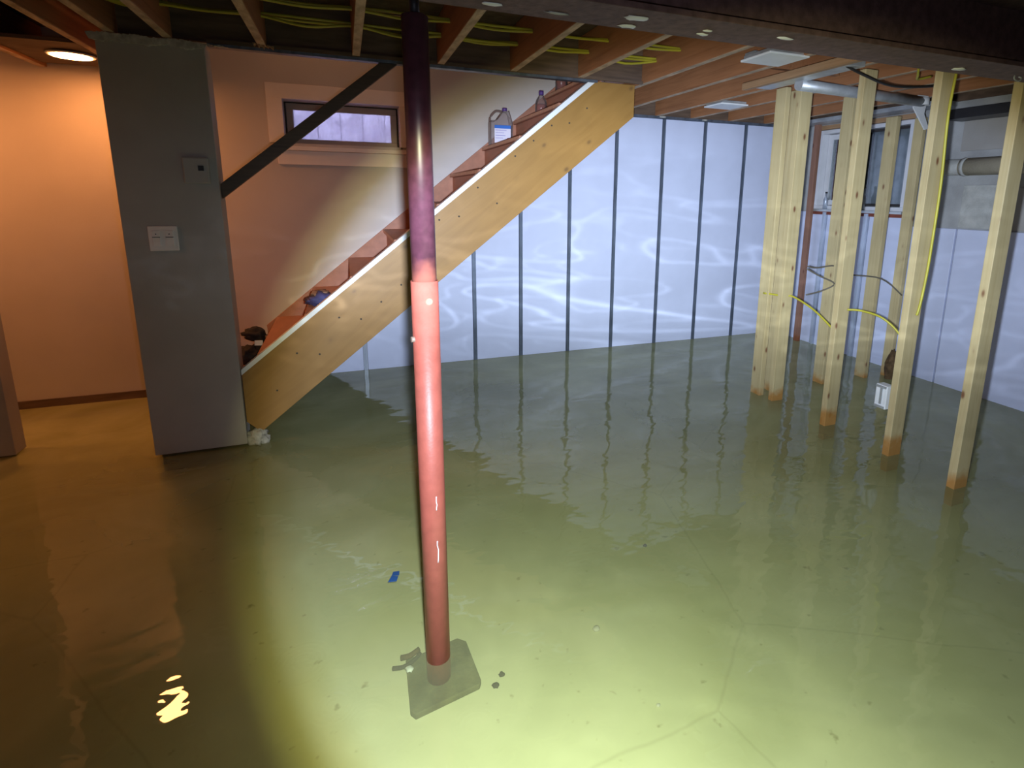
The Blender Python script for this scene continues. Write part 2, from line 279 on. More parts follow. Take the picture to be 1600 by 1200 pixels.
def water_mat():
    m = bpy.data.materials.new('murky_flood_water'); m.use_nodes = True; nt = m.node_tree; nt.nodes.clear()
    out = N(nt, 'ShaderNodeOutputMaterial')
    tc = N(nt, 'ShaderNodeTexCoord'); P = tc.outputs['Object']
    # waves
    def nz(sc, det, st, rot=0.0, dist=0.0):
        mp = N(nt, 'ShaderNodeMapping'); mp.inputs['Scale'].default_value = st; mp.inputs['Rotation'].default_value = (0, 0, rot); nt.links.new(P, mp.inputs[0])
        n = N(nt, 'ShaderNodeTexNoise', i_Scale=sc, i_Detail=det, i_Distortion=dist); nt.links.new(mp.outputs[0], n.inputs['Vector']); return n.outputs[0]
    h = mth(nt, 'MULTIPLY', nz(1.6, 1.0, (1, 1.6, 1), 0.35, 0.3), 0.0062)
    h = mth(nt, 'ADD', h, mth(nt, 'MULTIPLY', nz(5.5, 1.0, (1, 1.9, 1), -0.3, 0.4), 0.0021))
    h = mth(nt, 'ADD', h, mth(nt, 'MULTIPLY', nz(15.0, 1.0, (1, 1.4, 1), 0.6, 0.3), 0.00055))
    # rings left by drips from the ceiling
    for cx, cy, R, A in RINGS:
        vd = N(nt, 'ShaderNodeVectorMath', operation='DISTANCE'); nt.links.new(P, vd.inputs[0]); vd.inputs[1].default_value = (cx, cy, 0)
        r = vd.outputs['Value']
        wv = mth(nt, 'SINE', mth(nt, 'MULTIPLY', r, 2 * math.pi / 0.017))
        env = mth(nt, 'SUBTRACT', 1.0, mth(nt, 'MULTIPLY', mth(nt, 'ABSOLUTE', mth(nt, 'SUBTRACT', r, R * 0.6)), 1 / (R * 0.45)), clamp=True)
        h = mth(nt, 'ADD', h, mth(nt, 'MULTIPLY', mth(nt, 'MULTIPLY', wv, env), A))
    bp = N(nt, 'ShaderNodeBump', i_Strength=1.0, i_Distance=1.0); nt.links.new(h, bp.inputs['Height'])
    tr = N(nt, 'ShaderNodeBsdfTransparent'); tr.inputs[0].default_value = (0.84, 0.87, 0.64, 1)
    df = N(nt, 'ShaderNodeBsdfDiffuse')
    cl = nz(1.1, 5.0, (1, 1.3, 1), 0.2, 1.2)
    nt.links.new(ramp(nt, cl, [(0.3, (0.24, 0.24, 0.11)), (0.7, (0.36, 0.37, 0.19))]), df.inputs[0])
    mx = N(nt, 'ShaderNodeMixShader'); g0 = N(nt, 'ShaderNodeNewGeometry'); dp = N(nt, 'ShaderNodeVectorMath', operation='DOT_PRODUCT'); nt.links.new(g0.outputs['Incoming'], dp.inputs[0]); nt.links.new(g0.outputs['True Normal'], dp.inputs[1])
    cosv = mth(nt, 'MAXIMUM', mth(nt, 'ABSOLUTE', dp.outputs['Value']), 0.08)
    tau = mth(nt, 'ADD', 0.07, mth(nt, 'MULTIPLY', cl, 0.16))          # silt in the layer: the longer the path, the murkier
    nt.links.new(mth(nt, 'SUBTRACT', 1.0, mth(nt, 'EXPONENT', mth(nt, 'MULTIPLY', mth(nt, 'DIVIDE', tau, mth(nt, 'MULTIPLY', cosv, cosv)), -1.0))), mx.inputs[0])
    nt.links.new(tr.outputs[0], mx.inputs[1]); nt.links.new(df.outputs[0], mx.inputs[2])
    gl = N(nt, 'ShaderNodeBsdfGlossy', i_Roughness=0.0); gl.inputs[0].default_value = (1, 1, 1, 1); nt.links.new(bp.outputs[0], gl.inputs['Normal'])
    fr = N(nt, 'ShaderNodeFresnel', i_IOR=1.33); nt.links.new(bp.outputs[0], fr.inputs['Normal'])
    ge = N(nt, 'ShaderNodeNewGeometry'); nt.links.new(mth(nt, 'ADD', 1.33, mth(nt, 'MULTIPLY', ge.outputs['Backfacing'], 1 / 1.33 - 1.33)), fr.inputs['IOR'])
    m2 = N(nt, 'ShaderNodeMixShader'); nt.links.new(fr.outputs[0], m2.inputs[0]); nt.links.new(mx.outputs[0], m2.inputs[1]); nt.links.new(gl.outputs[0], m2.inputs[2])
    nt.links.new(m2.outputs[0], out.inputs[0])
    return m

# ---------------------------------------------------------------- mesh helpers
class MB:
    def __init__(s): s.v = []; s.f = []; s.smooth = []
    def add(s, vs, fs, sm=False):
        n = len(s.v); s.v += [Vector(v) for v in vs]; s.f += [[i + n for i in f] for f in fs]; s.smooth += [sm] * len(fs); return s
    def box(s, x0, x1, y0, y1, z0, z1):
        return s.add([(x0, y0, z0), (x1, y0, z0), (x1, y1, z0), (x0, y1, z0), (x0, y0, z1), (x1, y0, z1), (x1, y1, z1), (x0, y1, z1)],
                     [(0, 3, 2, 1), (4, 5, 6, 7), (0, 1, 5, 4), (1, 2, 6, 5), (2, 3, 7, 6), (3, 0, 4, 7)])
    def prism(s, pts, a, b, axis='Y'):
        """pts are 2-D outline; axis Y: (x,z) outlines swept from y=a to b; Z: (x,y); X: (y,z)"""
        mk = {'Y': lambda p, t: (p[0], t, p[1]), 'Z': lambda p, t: (p[0], p[1], t), 'X': lambda p, t: (t, p[0], p[1])}[axis]
        n = len(pts)
        return s.add([mk(p, a) for p in pts] + [mk(p, b) for p in pts],
                     [tuple(range(n))[::-1], tuple(range(n, 2 * n))] + [(i, (i + 1) % n, n + (i + 1) % n, n + i) for i in range(n)])
    def lathe(s, prof, c=(0, 0, 0), n=24, sm=True):
        vs = [(c[0] + r * math.cos(2 * math.pi * k / n), c[1] + r * math.sin(2 * math.pi * k / n), c[2] + z) for r, z in prof for k in range(n)]
        fs = [(i * n + k, i * n + (k + 1) % n, (i + 1) * n + (k + 1) % n, (i + 1) * n + k) for i in range(len(prof) - 1) for k in range(n)]
        s.add(vs, fs, sm)
        m = len(s.v) - len(vs)
        s.f += [[m + k for k in range(n)][::-1], [m + (len(prof) - 1) * n + k for k in range(n)]]; s.smooth += [False, False]
        return s
    def tube(s, path, r, n=8, sub=5):
        P = [Vector(p) for p in path]; Q = []
        for i in range(len(P) - 1):                                    # Catmull-Rom
            a, b, c, d = P[max(i - 1, 0)], P[i], P[i + 1], P[min(i + 2, len(P) - 1)]
            for k in range(sub):
                t = k / sub
                Q.append(0.5 * ((2 * b) + (c - a) * t + (2 * a - 5 * b + 4 * c - d) * t * t + (-a + 3 * b - 3 * c + d) * t ** 3))
        Q.append(P[-1]); vs = []
        for i, q in enumerate(Q):
            t = (Q[min(i + 1, len(Q) - 1)] - Q[max(i - 1, 0)]).normalized()
            u = t.cross(Vector((0, 0, 1)) if abs(t.z) < 0.9 else Vector((1, 0, 0))).normalized(); v = t.cross(u)
            vs += [q + r * (math.cos(2 * math.pi * k / n) * u + math.sin(2 * math.pi * k / n) * v) for k in range(n)]
        m = len(Q)
        s.add(vs, [(i * n + k, i * n + (k + 1) % n, (i + 1) * n + (k + 1) % n, (i + 1) * n + k) for i in range(m - 1) for k in range(n)], True)
        b0 = len(s.v) - len(vs)
        s.f += [[b0 + k for k in range(n)][::-1], [b0 + (m - 1) * n + k for k in range(n)]]; s.smooth += [False, False]
        return s
    def cyl(s, a, b, r, n=20):
        return s.tube([a, b], r, n, 1)
    def blob(s, c, rad, amp=0.3, fr=2.0, seed=0, n=2, floor=None):
        bm = bmesh.new(); bmesh.ops.create_icosphere(bm, subdivisions=n, radius=1)
        for v in bm.verts:
            d = v.co.normalized(); k = 1 + amp * noise.noise(d * fr + Vector((seed, seed * 2.3, 0)))
            p = Vector((d.x * rad[0] * k, d.y * rad[1] * k, d.z * rad[2] * k)) + Vector(c)
            if floor is not None and p.z < floor: p.z = floor
            v.co = p
        bm.verts.index_update()
        s.add([v.co.copy() for v in bm.verts], [[v.index for v in f.verts] for f in bm.faces], True); bm.free(); return s
    def build(s, name, mat, parent=None, origin=None, bevel=0.0, rot=None):
        """vertices are world coordinates; origin is where the object's own zero sits"""
        if origin is None:
            xs = [v.x for v in s.v]; ys = [v.y for v in s.v]; zs = [v.z for v in s.v]
            origin = Vector(((min(xs) + max(xs)) / 2, (min(ys) + max(ys)) / 2, min(zs)))
        origin = Vector(origin)
        me = bpy.data.meshes.new(name); me.from_pydata([tuple(v - origin) for v in s.v], [], s.f)
        bm = bmesh.new(); bm.from_mesh(me); bmesh.ops.recalc_face_normals(bm, faces=bm.faces); bm.to_mesh(me); bm.free()
        for p, sm in zip(me.polygons, s.smooth): p.use_smooth = sm
        me.materials.append(mat)
        o = bpy.data.objects.new(name, me); COL.objects.link(o)
        o.location = origin - (wloc(parent) if parent else Vector((0, 0, 0)))
        if parent: o.parent = parent
        if bevel:
            b = o.modifiers.new('bevel', 'BEVEL'); b.width = bevel; b.segments = 2; b.limit_method = 'ANGLE'
        return o

def wloc(o):
    l = Vector(o.location)
    while o.parent: o = o.parent; l += Vector(o.location)
    return l

def tag(o, label, cat, group=None):
    o['label'] = label; o['category'] = cat
    if group: o['group'] = group
    return o
def thing(name, loc, label, cat, group=None):
    o = bpy.data.objects.new(name, None); COL.objects.link(o); o.location = loc; o.empty_display_size = 0.1
    return tag(o, label, cat, group)
def struct(o): o['kind'] = 'structure'; return o

# ---------------------------------------------------------------- room shell
RX = 4.55        # right wall
FY = 4.87        # foundation wall behind the foam boards
WY = 4.69        # drywall plane behind the stairs
ZF = -0.10       # floor under the water
ZJ = 2.26        # underside of joists
ZS = 2.50        # subfloor

struct(MB().box(-3.3, 4.75, -2.6, 5.1, ZF - 0.1, ZF).build('floor', M['floor'], origin=(0, 0, ZF)))
RINGS = [(-0.125, 1.515, 0.07, 0.0005), (-0.22, 1.71, 0.10, 0.00018), (0.26, 1.30, 0.09, 0.00018), (-0.03, 1.42, 0.08, 0.00018)]
wm = water_mat()
wo = MB().add([(-3.18, -2.5, 0), (RX - 0.001, -2.5, 0), (RX - 0.001, FY - 0.001, 0), (-3.18, FY - 0.001, 0)], [(0, 1, 2, 3)]).build('flood_water', wm, origin=(0, 0, 0))
if wo.data.polygons[0].normal.z < 0: wo.data.flip_normals()
tag(wo, 'murky green flood water standing over the whole basement floor', 'water'); wo['kind'] = 'stuff'

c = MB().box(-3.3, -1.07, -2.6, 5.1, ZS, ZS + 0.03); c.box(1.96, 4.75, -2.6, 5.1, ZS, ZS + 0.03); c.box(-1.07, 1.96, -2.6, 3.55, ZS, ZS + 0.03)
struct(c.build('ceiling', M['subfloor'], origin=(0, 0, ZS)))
struct(MB().box(-1.2, 2.1, 3.5, 5.1, 3.3, 3.35).build('ceiling_stairwell', M['drywall'], origin=(0, 4, 3.3)))

# drywall behind the stairs, its lower edge follows the flight; hole for the window
wl = MB()
wl.box(-3.3, -0.6, WY, WY + 0.12, ZF, 3.3)
ln = lambda x: 0.52 + 0.80 * x
for x0, x1 in ((-0.6, -0.384), (0.44, 1.955)):
    wl.prism([(x0, ln(x0)), (x1, ln(x1)), (x1, 3.3), (x0, 3.3)], WY, WY + 0.12)
wl.prism([(-0.384, ln(-0.384)), (0.44, ln(0.44)), (0.44, 1.855), (-0.384, 1.855)], WY, WY + 0.12)
wl.box(-0.384, 0.44, WY, WY + 0.12, 2.165, 3.3)
struct(wl.build('wall_back', M['drywall'], origin=(0, WY, 0)))
fw = MB(); fw.box(-0.9, -0.42, FY, FY + 0.2, ZF, ZS); fw.box(0.48, RX + 0.2, FY, FY + 0.2, ZF, ZS)
fw.box(-0.42, 0.48, FY, FY + 0.2, ZF, 1.82); fw.box(-0.42, 0.48, FY, FY + 0.2, 2.2, ZS); fw.box(-3.3, -0.9, FY - 0.05, FY + 0.2, ZF, ZS)
struct(fw.build('wall_back_foundation', M['parging'], origin=(0, FY, 0)))
WY0, WY1, WZ0, WZ1 = 3.46, 4.46, 1.40, 2.17
rw = MB(); rw.box(RX, RX + 0.2, -2.6, WY0, ZF, ZS); rw.box(RX, RX + 0.2, WY1, FY + 0.2, ZF, ZS)
rw.box(RX, RX + 0.2, WY0, WY1, ZF, WZ0); rw.box(RX, RX + 0.2, WY0, WY1, WZ1, ZS)
struct(rw.build('wall_right', M['parging'], origin=(RX, 2, 0)))
struct(MB().box(-3.3, -3.2, -2.6, WY, ZF, ZS).build('wall_left', M['drywall'], origin=(-3.2, 1, 0)))
struct(MB().box(-3.3, 4.75, -2.7, -2.6, ZF, ZS).build('wall_front', M['parging'], origin=(0, -2.6, 0)))
# the grey end wall beside the stairs and its drywall
pw = MB(); pw.box(-1.095, -0.632, 3.53, 3.66, 0.015, 2.235)
struct(pw.build('wall_partition', M['drywall_grey'], origin=(-0.86, 3.6, 0), bevel=0.003))
struct(MB().box(-3.2, -1.835, 3.815, 3.93, 0.01, 2.25).build('wall_partition_left', M['drywall_grey'], origin=(-2.4, 3.87, 0), bevel=0.003))
for a, b in ((-1.07, -0.66),):
    struct(MB().box(a, b, 3.56, 3.64, ZF, 0.015).build('trim_1', M['mould'], origin=(-0.86, 3.6, ZF)))
struct(MB().box(-3.1, -1.88, 3.84, 3.91, ZF, 0.01).build('trim_2', M['mould'], origin=(-2.4, 3.87, ZF)))
struct(MB().box(-3.2, -0.66, WY - 0.014, WY - 0.001, ZF, 0.055).build('baseboard_back', M['header'], origin=(-2, WY, 0)))
# torn gypsum along the top of the partition
rnd = random.Random(3)
top = []; x = -1.125
while x < -0.52: top.append((x, 2.250 + 0.012 * noise.noise(Vector((x * 9, 1, 0))) + rnd.uniform(-0.002, 0.004) - max(0, x + 0.75) * 0.06)); x += 0.007
bot = []; x = -0.52
while x > -1.12: bot.append((x, (2.236 if x > -0.62 else 2.215) + 0.012 * noise.noise(Vector((x * 12, 5, 0))) + rnd.uniform(-0.003, 0.003))); x -= 0.009
tg = MB().prism(top + bot, 3.515, 3.532)
tag(tg.build('torn_drywall_edge', M['gypsum'], origin=(-0.86, 3.52, 2.22)), 'ragged torn plaster edge along the top of the grey partition', 'plaster')
wd = MB(); wd.blob((-0.585, 3.555, 0.04), (0.055, 0.03, 0.055), 0.7, 3, 4, 3); wd.blob((-0.545, 3.56, 0.02), (0.03, 0.025, 0.04), 0.7, 3, 9, 2)
tag(wd.build('plaster_crumbs', M['gypsum']), 'white crumbled plaster lump in the water at the foot of the stairs', 'plaster')

# foam boards and the steel strips between them
seam = [-0.40, 0.083, 0.56, 1.04, 1.478, 1.955, 2.425, 2.93, 3.408, 3.905, 4.39]
names = ['behind the foot of the stair stringer', 'left of the red post', 'directly behind the red post', 'first to the right of the red post', 'second to the right of the red post',
         'third to the right of the red post', 'fourth to the right of the red post', 'second left of the leftmost stud', 'directly left of the leftmost stud', 'partly hidden behind the leftmost studs', 'in the corner with the right wall']
edges = [-0.88] + seam + [RX]
for i in range(len(edges) - 1):
    a, b = edges[i] + 0.021, edges[i + 1] - 0.014
    if a > 4.4: b = RX - 0.03
    hi = 2.235
    zz = hi
    if a < 0.48 and b > -0.42: zz = 1.80
    if i == 0: nm = 'far left, hidden mostly by the partition'
    else: nm = names[i - 1] if i - 1 < len(names) else 'in the corner'
    p = MB().box(a, b, FY - 0.028, FY - 0.001, ZF + 0.005, zz).build('insulation_board', M['foam'], bevel=0.004)
    tag(p, 'white insulation board on the back wall, ' + nm, 'insulation board', 'white insulation boards on the back wall')
sn = ['behind the partition', 'left of the red post, brightest one', 'hidden behind the red post', 'nearest to the right of the red post', 'second right of the red post', 'third right of the red post', 'fourth right of the red post',
      'fifth right of the red post', 'sixth right of the red post', 'seventh right of the red post, nearest the studs', 'behind the studs near the corner']
for i, x in enumerate(seam):
    zt = 1.80 if x < 0.48 else 2.235
    m = MB(); m.box(x - 0.012, x + 0.012, FY - 0.034, FY - 0.002, ZF + 0.005, zt); m.box(x + 0.012, x + 0.018, FY - 0.038, FY - 0.027, ZF + .005, zt)
    tag(m.build('steel_strip', M['steel_light'] if i == 1 else M['steel']), 'grey vertical steel strip between wall boards, ' + sn[i], 'metal strip', 'steel strips on the back wall')  # strip left of the post gets the paler steel for its lit look
tag(MB().box(2.0, RX - 0.03, FY - 0.014, FY - 0.001, 2.262, ZS - 0.002).build('shade_strip', M['header']), 'dark strip added for shade between the joist ends above the back wall', 'board')  # dark strip put in to darken the wall between the joist ends
tag(MB().box(RX - 0.014, RX - 0.001, 0.3, 4.8, 2.262, ZS - 0.002).build('shade_strip', M['header']), 'dark strip added for shade above the right wall', 'board')  # same darkening strip along the right wall
tag(MB().box(1.93, RX - 0.03, FY - 0.045, FY - 0.001, 2.237, 2.259).build('top_track', M['steel']), 'dark steel track along the top of the back wall boards', 'metal track')
crumb = ['third joist from the corner', 'bright seam right of the stringer end', 'seam left of the wooden studs']
for k, x in enumerate((2.44, 2.90, 3.38)):
    tag(MB().blob((x, FY - 0.055, 2.25), (0.035, 0.012, 0.009), 0.5, 3, k, 2).build('paper_scrap', M['gypsum']), ['white paper scrap on the steel track, left one', 'white paper scrap on the steel track, middle one', 'white paper scrap on the steel track, right one'][k], 'scrap', 'scraps on the steel track')
# right wall boards, under the window and beyond
rs = [(FY - 0.04, 4.31, 1.37, 'in the far corner under the window'), (4.26, 3.825, 1.37, 'under the left half of the window'), (3.775, 3.44, 1.37, 'under the right half of the window'),
      (3.39, 2.98, 1.28, 'behind the thick stud with the yellow cable'), (2.965, 2.0, 1.28, 'between the two nearest studs'), (1.985, 0.6, 1.28, 'at the right edge of view')]
for a, b, zt, nm in rs:
    tag(MB().box(RX - 0.028, RX - 0.001, b, a, ZF + 0.005, zt).build('insulation_board', M['foam'], bevel=0.004), 'pale insulation board on the right wall, ' + nm, 'insulation board', 'insulation boards on the right wall')
for y, nm in ((4.285, 'left, behind the paired studs'), (3.80, 'middle, below the window centre'), (3.415, 'right, below the window corner')):
    m = MB(); m.box(RX - 0.045, RX - 0.002, y - 0.022, y + 0.022, ZF + 0.005, 1.37); m.box(RX - 0.050, RX - 0.046, y - 0.022, y - 0.016, ZF + .005, 1.37)
    tag(m.build('steel_strip', M['steel_light']), 'bluish steel strip on the right wall, ' + nm, 'metal strip', 'steel strips on the right wall')  # blue-lit look of these strips comes from the paler steel colour
# cement patches above the boards
for y0, y1, z0, z1, k in ((2.98, 2.62, 1.29, 1.62, 0), (2.60, 2.1, 1.29, 1.60, 1), (2.70, 2.0, 1.86, 2.24, 2), (3.05, 2.74, 1.88, 2.12, 3)):
    tag(MB().box(RX - 0.012, RX - 0.001, y1, y0, z0, z1).build('wall_patch', M['patch' if k < 1 else 'drywall_grey'], bevel=0.003),
        ['rough grey cement patch below the wrapped pipe', 'smooth grey patch below the wrapped pipe, right of the rough one', 'large smooth grey patch above the wrapped pipe', 'small grey patch above the pipe end'][k], 'wall patch', 'patches on the right wall')

# ---------------------------------------------------------------- beam, joists, header
BM = thing('steel_beam', (1, 1.57, 2.01), 'dark maroon steel beam crossing overhead above the red post', 'beam')
MB().box(-3.15, RX - 0.01, 1.48, 1.665, 2.012, 2.03).build('bottom_flange', M['beam'], BM, bevel=0.002)
MB().box(-3.15, RX - 0.01, 1.565, 1.58, 2.031, 2.242).build('web', M['beam'], BM)
MB().box(-3.15, RX - 0.01, 1.48, 1.665, 2.243, 2.258).build('top_flange', M['beam'], BM)
bl = [(0.41, 1.60, 0.03, 0.012), (0.83, 1.55, 0.04, 0.022), (0.84, 1.63, 0.03, 0.016), (0.60, 1.60, 0.035, 0.008), (1.10, 1.61, 0.022, 0.010), (1.09, 1.57, 0.018, 0.006), (1.37, 1.54, 0.035, 0.010), (2.30, 1.60, 0.03, 0.02)]
for k, (x, y, a, b) in enumerate(bl):
    o = MB().blob((x, y, 2.010), (a, b, 0.003), 0.5, 2, k, 2).build('paint_splash', M['white'] if k != 3 else M['patch'], BM)
    o['label'] = 'white paint splash'
for k, (x, y) in enumerate(((2.62, 1.585), (2.80, 1.60), (2.96, 1.60))):
    m = MB().tube([(x, y, 2.012), (x, y, 1.998), (x + 0.02, y - 0.005, 1.99), (x + 0.03, y - 0.01, 2.0), (x + 0.025, y, 2.008)], 0.003)
    m.build('hook', M['duct'], BM)['label'] = 'small metal hook'

jx = [(-2.20, 4.68, 'far left, past the lamp'), (-1.74, 4.68, 'left of the glowing lamp'), (-1.26, 4.68, 'right of the glowing lamp'), (-1.03, 4.68, 'meeting the top left corner of the partition'), (-0.79, 3.54, 'above the grey partition'),
      (-0.36, 3.54, 'splintered one right of the partition'), (0.11, 3.54, 'left of the red post, seen end on'), (0.585, 3.54, 'first right of the red post'), (1.035, 3.54, 'second right of the red post'),
      (1.495, 3.54, 'ending over the top of the white stair edge'), (1.98, 4.85, 'beside the upper end of the stringer'), (2.39, 4.85, 'first behind the stringer end'), (2.85, 4.85, 'between the two square lights'),
      (3.25, 4.85, 'right of the far square light'), (3.70, 4.85, 'above the leftmost studs'), (4.15, 4.85, 'above the window on the right wall')]
for x, y1, nm in jx:
    m = MB().box(x - 0.021, x + 0.021, 0.2, y1, ZJ, ZS - 0.002)
    o = m.build('ceiling_joist', M['joist'], origin=(x, 1.6, ZJ), bevel=0.003)
    if y1 > 0: MB().box(x - 0.0195, x + 0.0195, 1.7, y1 - 0.01, ZJ - 0.0025, ZJ - 0.0002).build('lower_edge', M['joist_face'], o)['label'] = 'pale plaster-stained lower edge'
    tag(o, 'reddish wooden ceiling joist ' + nm, 'joist', 'ceiling joists')
hd = thing('stair_header', (0.4, 3.57, 2.25), 'dark header board above the stair opening, with a steel edge', 'header')
MB().box(-1.0, 1.955, 3.55, 3.588, 2.262, ZS - 0.002).build('board', M['header'], hd)
MB().box(-0.62, 1.62, 3.542, 3.592, 2.238, 2.261).build('steel_edge', M['steel'], hd)['label'] = 'dark blue steel corner strip'
MB().box(-0.62, 1.955, 3.530, 3.549, 2.254, 2.272).build('nailer', M['header'], hd)
struct(MB().box(-1.0, 1.955, 3.55, 3.588, ZS + 0.03, 3.3).build('wall_stairwell_front', M['drywall'], origin=(0.4, 3.57, 2.5)))
struct(MB().box(1.958, 1.99, 3.6, 4.69, ZS + 0.03, 3.3).build('wall_stairwell_right', M['drywall'], origin=(1.97, 4.1, 2.5)))
struct(MB().box(-1.1, -1.06, 3.6, 4.69, ZS + 0.03, 3.3).build('wall_stairwell_left', M['drywall'], origin=(-1.08, 4.1, 2.5)))
# splinters at the ragged joist end
m = MB()
for k in range(5):
    m.prism([(-0.40 + k * 0.018, ZJ), (-0.385 + k * 0.02, ZJ), (-0.395 + k * 0.022, ZJ - 0.012 - 0.004 * (k % 3))], 3.46 + 0.01 * k, 3.50 + 0.008 * k)
tag(m.build('wood_splinters', M['joist_edge']), 'splintered wood at the joist end right of the partition', 'splinters')

tag(MB().box(2.56, 2.60, 2.30, 3.25, 2.215, 2.259).build('blocking_board', M['joist_edge'], bevel=0.003), 'short brown board under the joists by the leftmost studs', 'board')
tag(MB().box(2.40, 3.10, 2.95, 2.99, 2.30, 2.45).build('cross_blocking', M['joist']), 'wood blocking between joists behind the square light', 'board')

# ---------------------------------------------------------------- lamp on the left, added unseen fill lamps, two flat square lights
lt = thing('ceiling_lamp', (-1.44, 4.25, 2.26), 'glowing orange round ceiling lamp above the left passage', 'lamp')
MB().lathe([(0.112, 0.004), (0.118, 0.012), (0.099, 0.014), (0.097, 0.006)], (-1.44, 4.25, 2.255), 32).build('trim_ring', M['white'], lt)
MB().lathe([(0.001, 0), (0.095, 0), (0.095, 0.004)], (-1.44, 4.25, 2.256), 32).build('lens', M['lamp_glow'], lt)
t3 = thing('ceiling_lamp', (0.0, 4.15, 3.29), 'added unseen warm lamp high in the stairwell, fill for the stair wall', 'lamp')  # added out of view to warm the stair wall and treads
MB().lathe([(0.135, 0.0), (0.14, 0.012), (0.115, 0.014), (0.112, 0.004)], (0.0, 4.15, 3.285), 32).build('trim_ring', M['white'], t3)
MB().lathe([(0.001, 0), (0.108, 0), (0.108, 0.004)], (0.0, 4.15, 3.283), 32).build('lens', M['stair_fill'], t3)
t2 = thing('ceiling_lamp', (-2.6, 4.1, 2.26), 'added unseen orange lamp further left along the passage, fill for the wall and floor', 'lamp')  # added out of view to lift the lower left wall and floor
MB().lathe([(0.135, 0.0), (0.14, 0.012), (0.115, 0.014), (0.112, 0.004)], (-2.6, 4.1, 2.252), 32).build('trim_ring', M['white'], t2)
MB().lathe([(0.001, 0), (0.108, 0), (0.108, 0.004)], (-2.6, 4.1, 2.250), 32).build('lens', M['lamp_glow'], t2)
t4 = thing('ceiling_lamp', (-2.7, 2.9, 2.26), 'added unseen orange lamp on the near left, fill for the water and partition', 'lamp')  # added out of view to warm the left water, partition and joists
MB().lathe([(0.135, 0.0), (0.14, 0.012), (0.115, 0.014), (0.112, 0.004)], (-2.7, 2.9, 2.252), 32).build('trim_ring', M['white'], t4)
MB().lathe([(0.001, 0), (0.108, 0), (0.108, 0.004)], (-2.7, 2.9, 2.250), 32).build('lens', M['side_fill'], t4)
tag(MB().box(-1.718, -1.282, 3.95, 4.62, 2.275, 2.295).build('lamp_board', M['header']), 'brown board between the joists holding the glowing lamp', 'board')
for (x, y, nm) in ((2.27, 2.62, 'by the steel beam'), (3.05, 4.06, 'near the back wall')):
    t = thing('panel_light', (x, y, 2.26), 'unlit square white slim ceiling light ' + nm, 'ceiling light', 'unlit square lights')
    MB().box(x - 0.135, x + 0.135, y - 0.12, y + 0.12, 2.250, 2.262).build('diffuser', M['white'], t, bevel=0.003)
    MB().box(x - 0.12, x + 0.12, y - 0.11, y + 0.11, 2.263, 2.282).build('housing', M['duct'], t)
    MB().box(x - 0.05, x + 0.06, y + 0.11, y + 0.19, 2.275, 2.32).build('driver_box', M['duct'], t)

# ---------------------------------------------------------------- cables through the joists
def sag(y, z, xs, dz=0.012, ph=0.0):
    P = []
    for i in range(len(xs) - 1):
        P.append((xs[i], y, z)); P.append(((xs[i] + xs[i + 1]) / 2, y + 0.02 * math.sin(ph + i * 2.1), z - dz * (0.6 + 0.5 * math.sin(ph * 3 + i * 1.7))))
    P.append((xs[-1], y, z)); return P
cx_ = [-1.0, -0.79, -0.36, 0.11, 0.585, 1.035, 1.495, 1.98]
for k, (y, z, dz, n, nm) in enumerate(((3.38, 2.385, 0.008, 8, 'upper cable of the bundle by the stair header'), (3.37, 2.372, 0.03, 8, 'lower sagging cable of the bundle by the stair header'), (3.40, 2.378, 0.018, 8, 'middle cable of the bundle by the stair header'),
                                (3.10, 2.385, 0.006, 8, 'cable of the second bundle, nearest its top'), (3.09, 2.374, 0.018, 8, 'sagging cable of the second bundle'), (2.80, 2.38, -0.012, 6, 'single cable nearest the steel beam'))):
    tag(MB().tube(sag(y, z, cx_[:n], dz, k * 1.3), 0.0075).build('electrical_cable', M['cable']), 'yellow electrical cable through the joists, ' + nm, 'cable', 'yellow cables through the ceiling joists')
tag(MB().tube([(2.63, 2.49, 2.24), (2.8, 2.5, 2.20), (3.1, 2.55, 2.17), (3.4, 2.56, 2.19), (3.65, 2.55, 2.23)], 0.008).build('black_cable', M['black_cable']), 'black cable drooping below the joists beside the beam', 'cable')
tag(MB().tube([(3.14, 2.42, 2.245), (3.18, 2.45, 2.215), (3.25, 2.5, 2.21), (3.36, 2.5, 2.235)], 0.007).build('cable_stub', M['cable']), 'short yellow cable end hanging beside the black cable', 'cable')

# ---------------------------------------------------------------- staircase
SL = 0.815; ang = math.atan(SL)
st = thing('staircase', (0.6, 4.1, 0), 'open-sided wooden staircase rising right along the back wall', 'staircase')
def sloped(name, mat, poly, y0, y1, bevel=0.0):
    """outline in x,z; local X of the object runs up the slope"""
    ca, sa = math.cos(ang), math.sin(ang)
    og = Vector((0.6, (y0 + y1) / 2, 0.95 + SL * 0.6))
    pts = []
    for x, z in poly:
        dx, dz = x - og.x, z - og.z
        pts.append((dx * ca + dz * sa, -dx * sa + dz * ca))
    mb = MB().prism(pts, y0 - og.y, y1 - og.y)
    o = mb.build(name, mat, None, origin=(0, 0, 0), bevel=bevel)
    o.parent = st; o.location = og - Vector(st.location); o.rotation_euler = (0, -ang, 0)
    return o
tz = lambda x: 0.95 + SL * x
bz = lambda x: 0.515 + 0.800 * x
xt = (2.247 - 0.95) / SL
sloped('stringer', M['stringer'], [(-0.627, tz(-0.627)), (xt, 2.247), (1.905, 2.247), (1.905, bz(1.905)), (-0.555, bz(-0.555)), (-0.627, 0.145)], 3.552, 3.594, 0.002)
sloped('edge_strip', M['white'], [(-0.628, tz(-0.628) + 0.034), (xt - 0.04, 2.2375 + 0.0), (xt + 0.01, 2.237), (-0.6, tz(-0.6) + 0.001), (-0.628, tz(-0.628) + 0.001)], 3.546, 3.607, 0.001)['label'] = 'white painted edge strip'
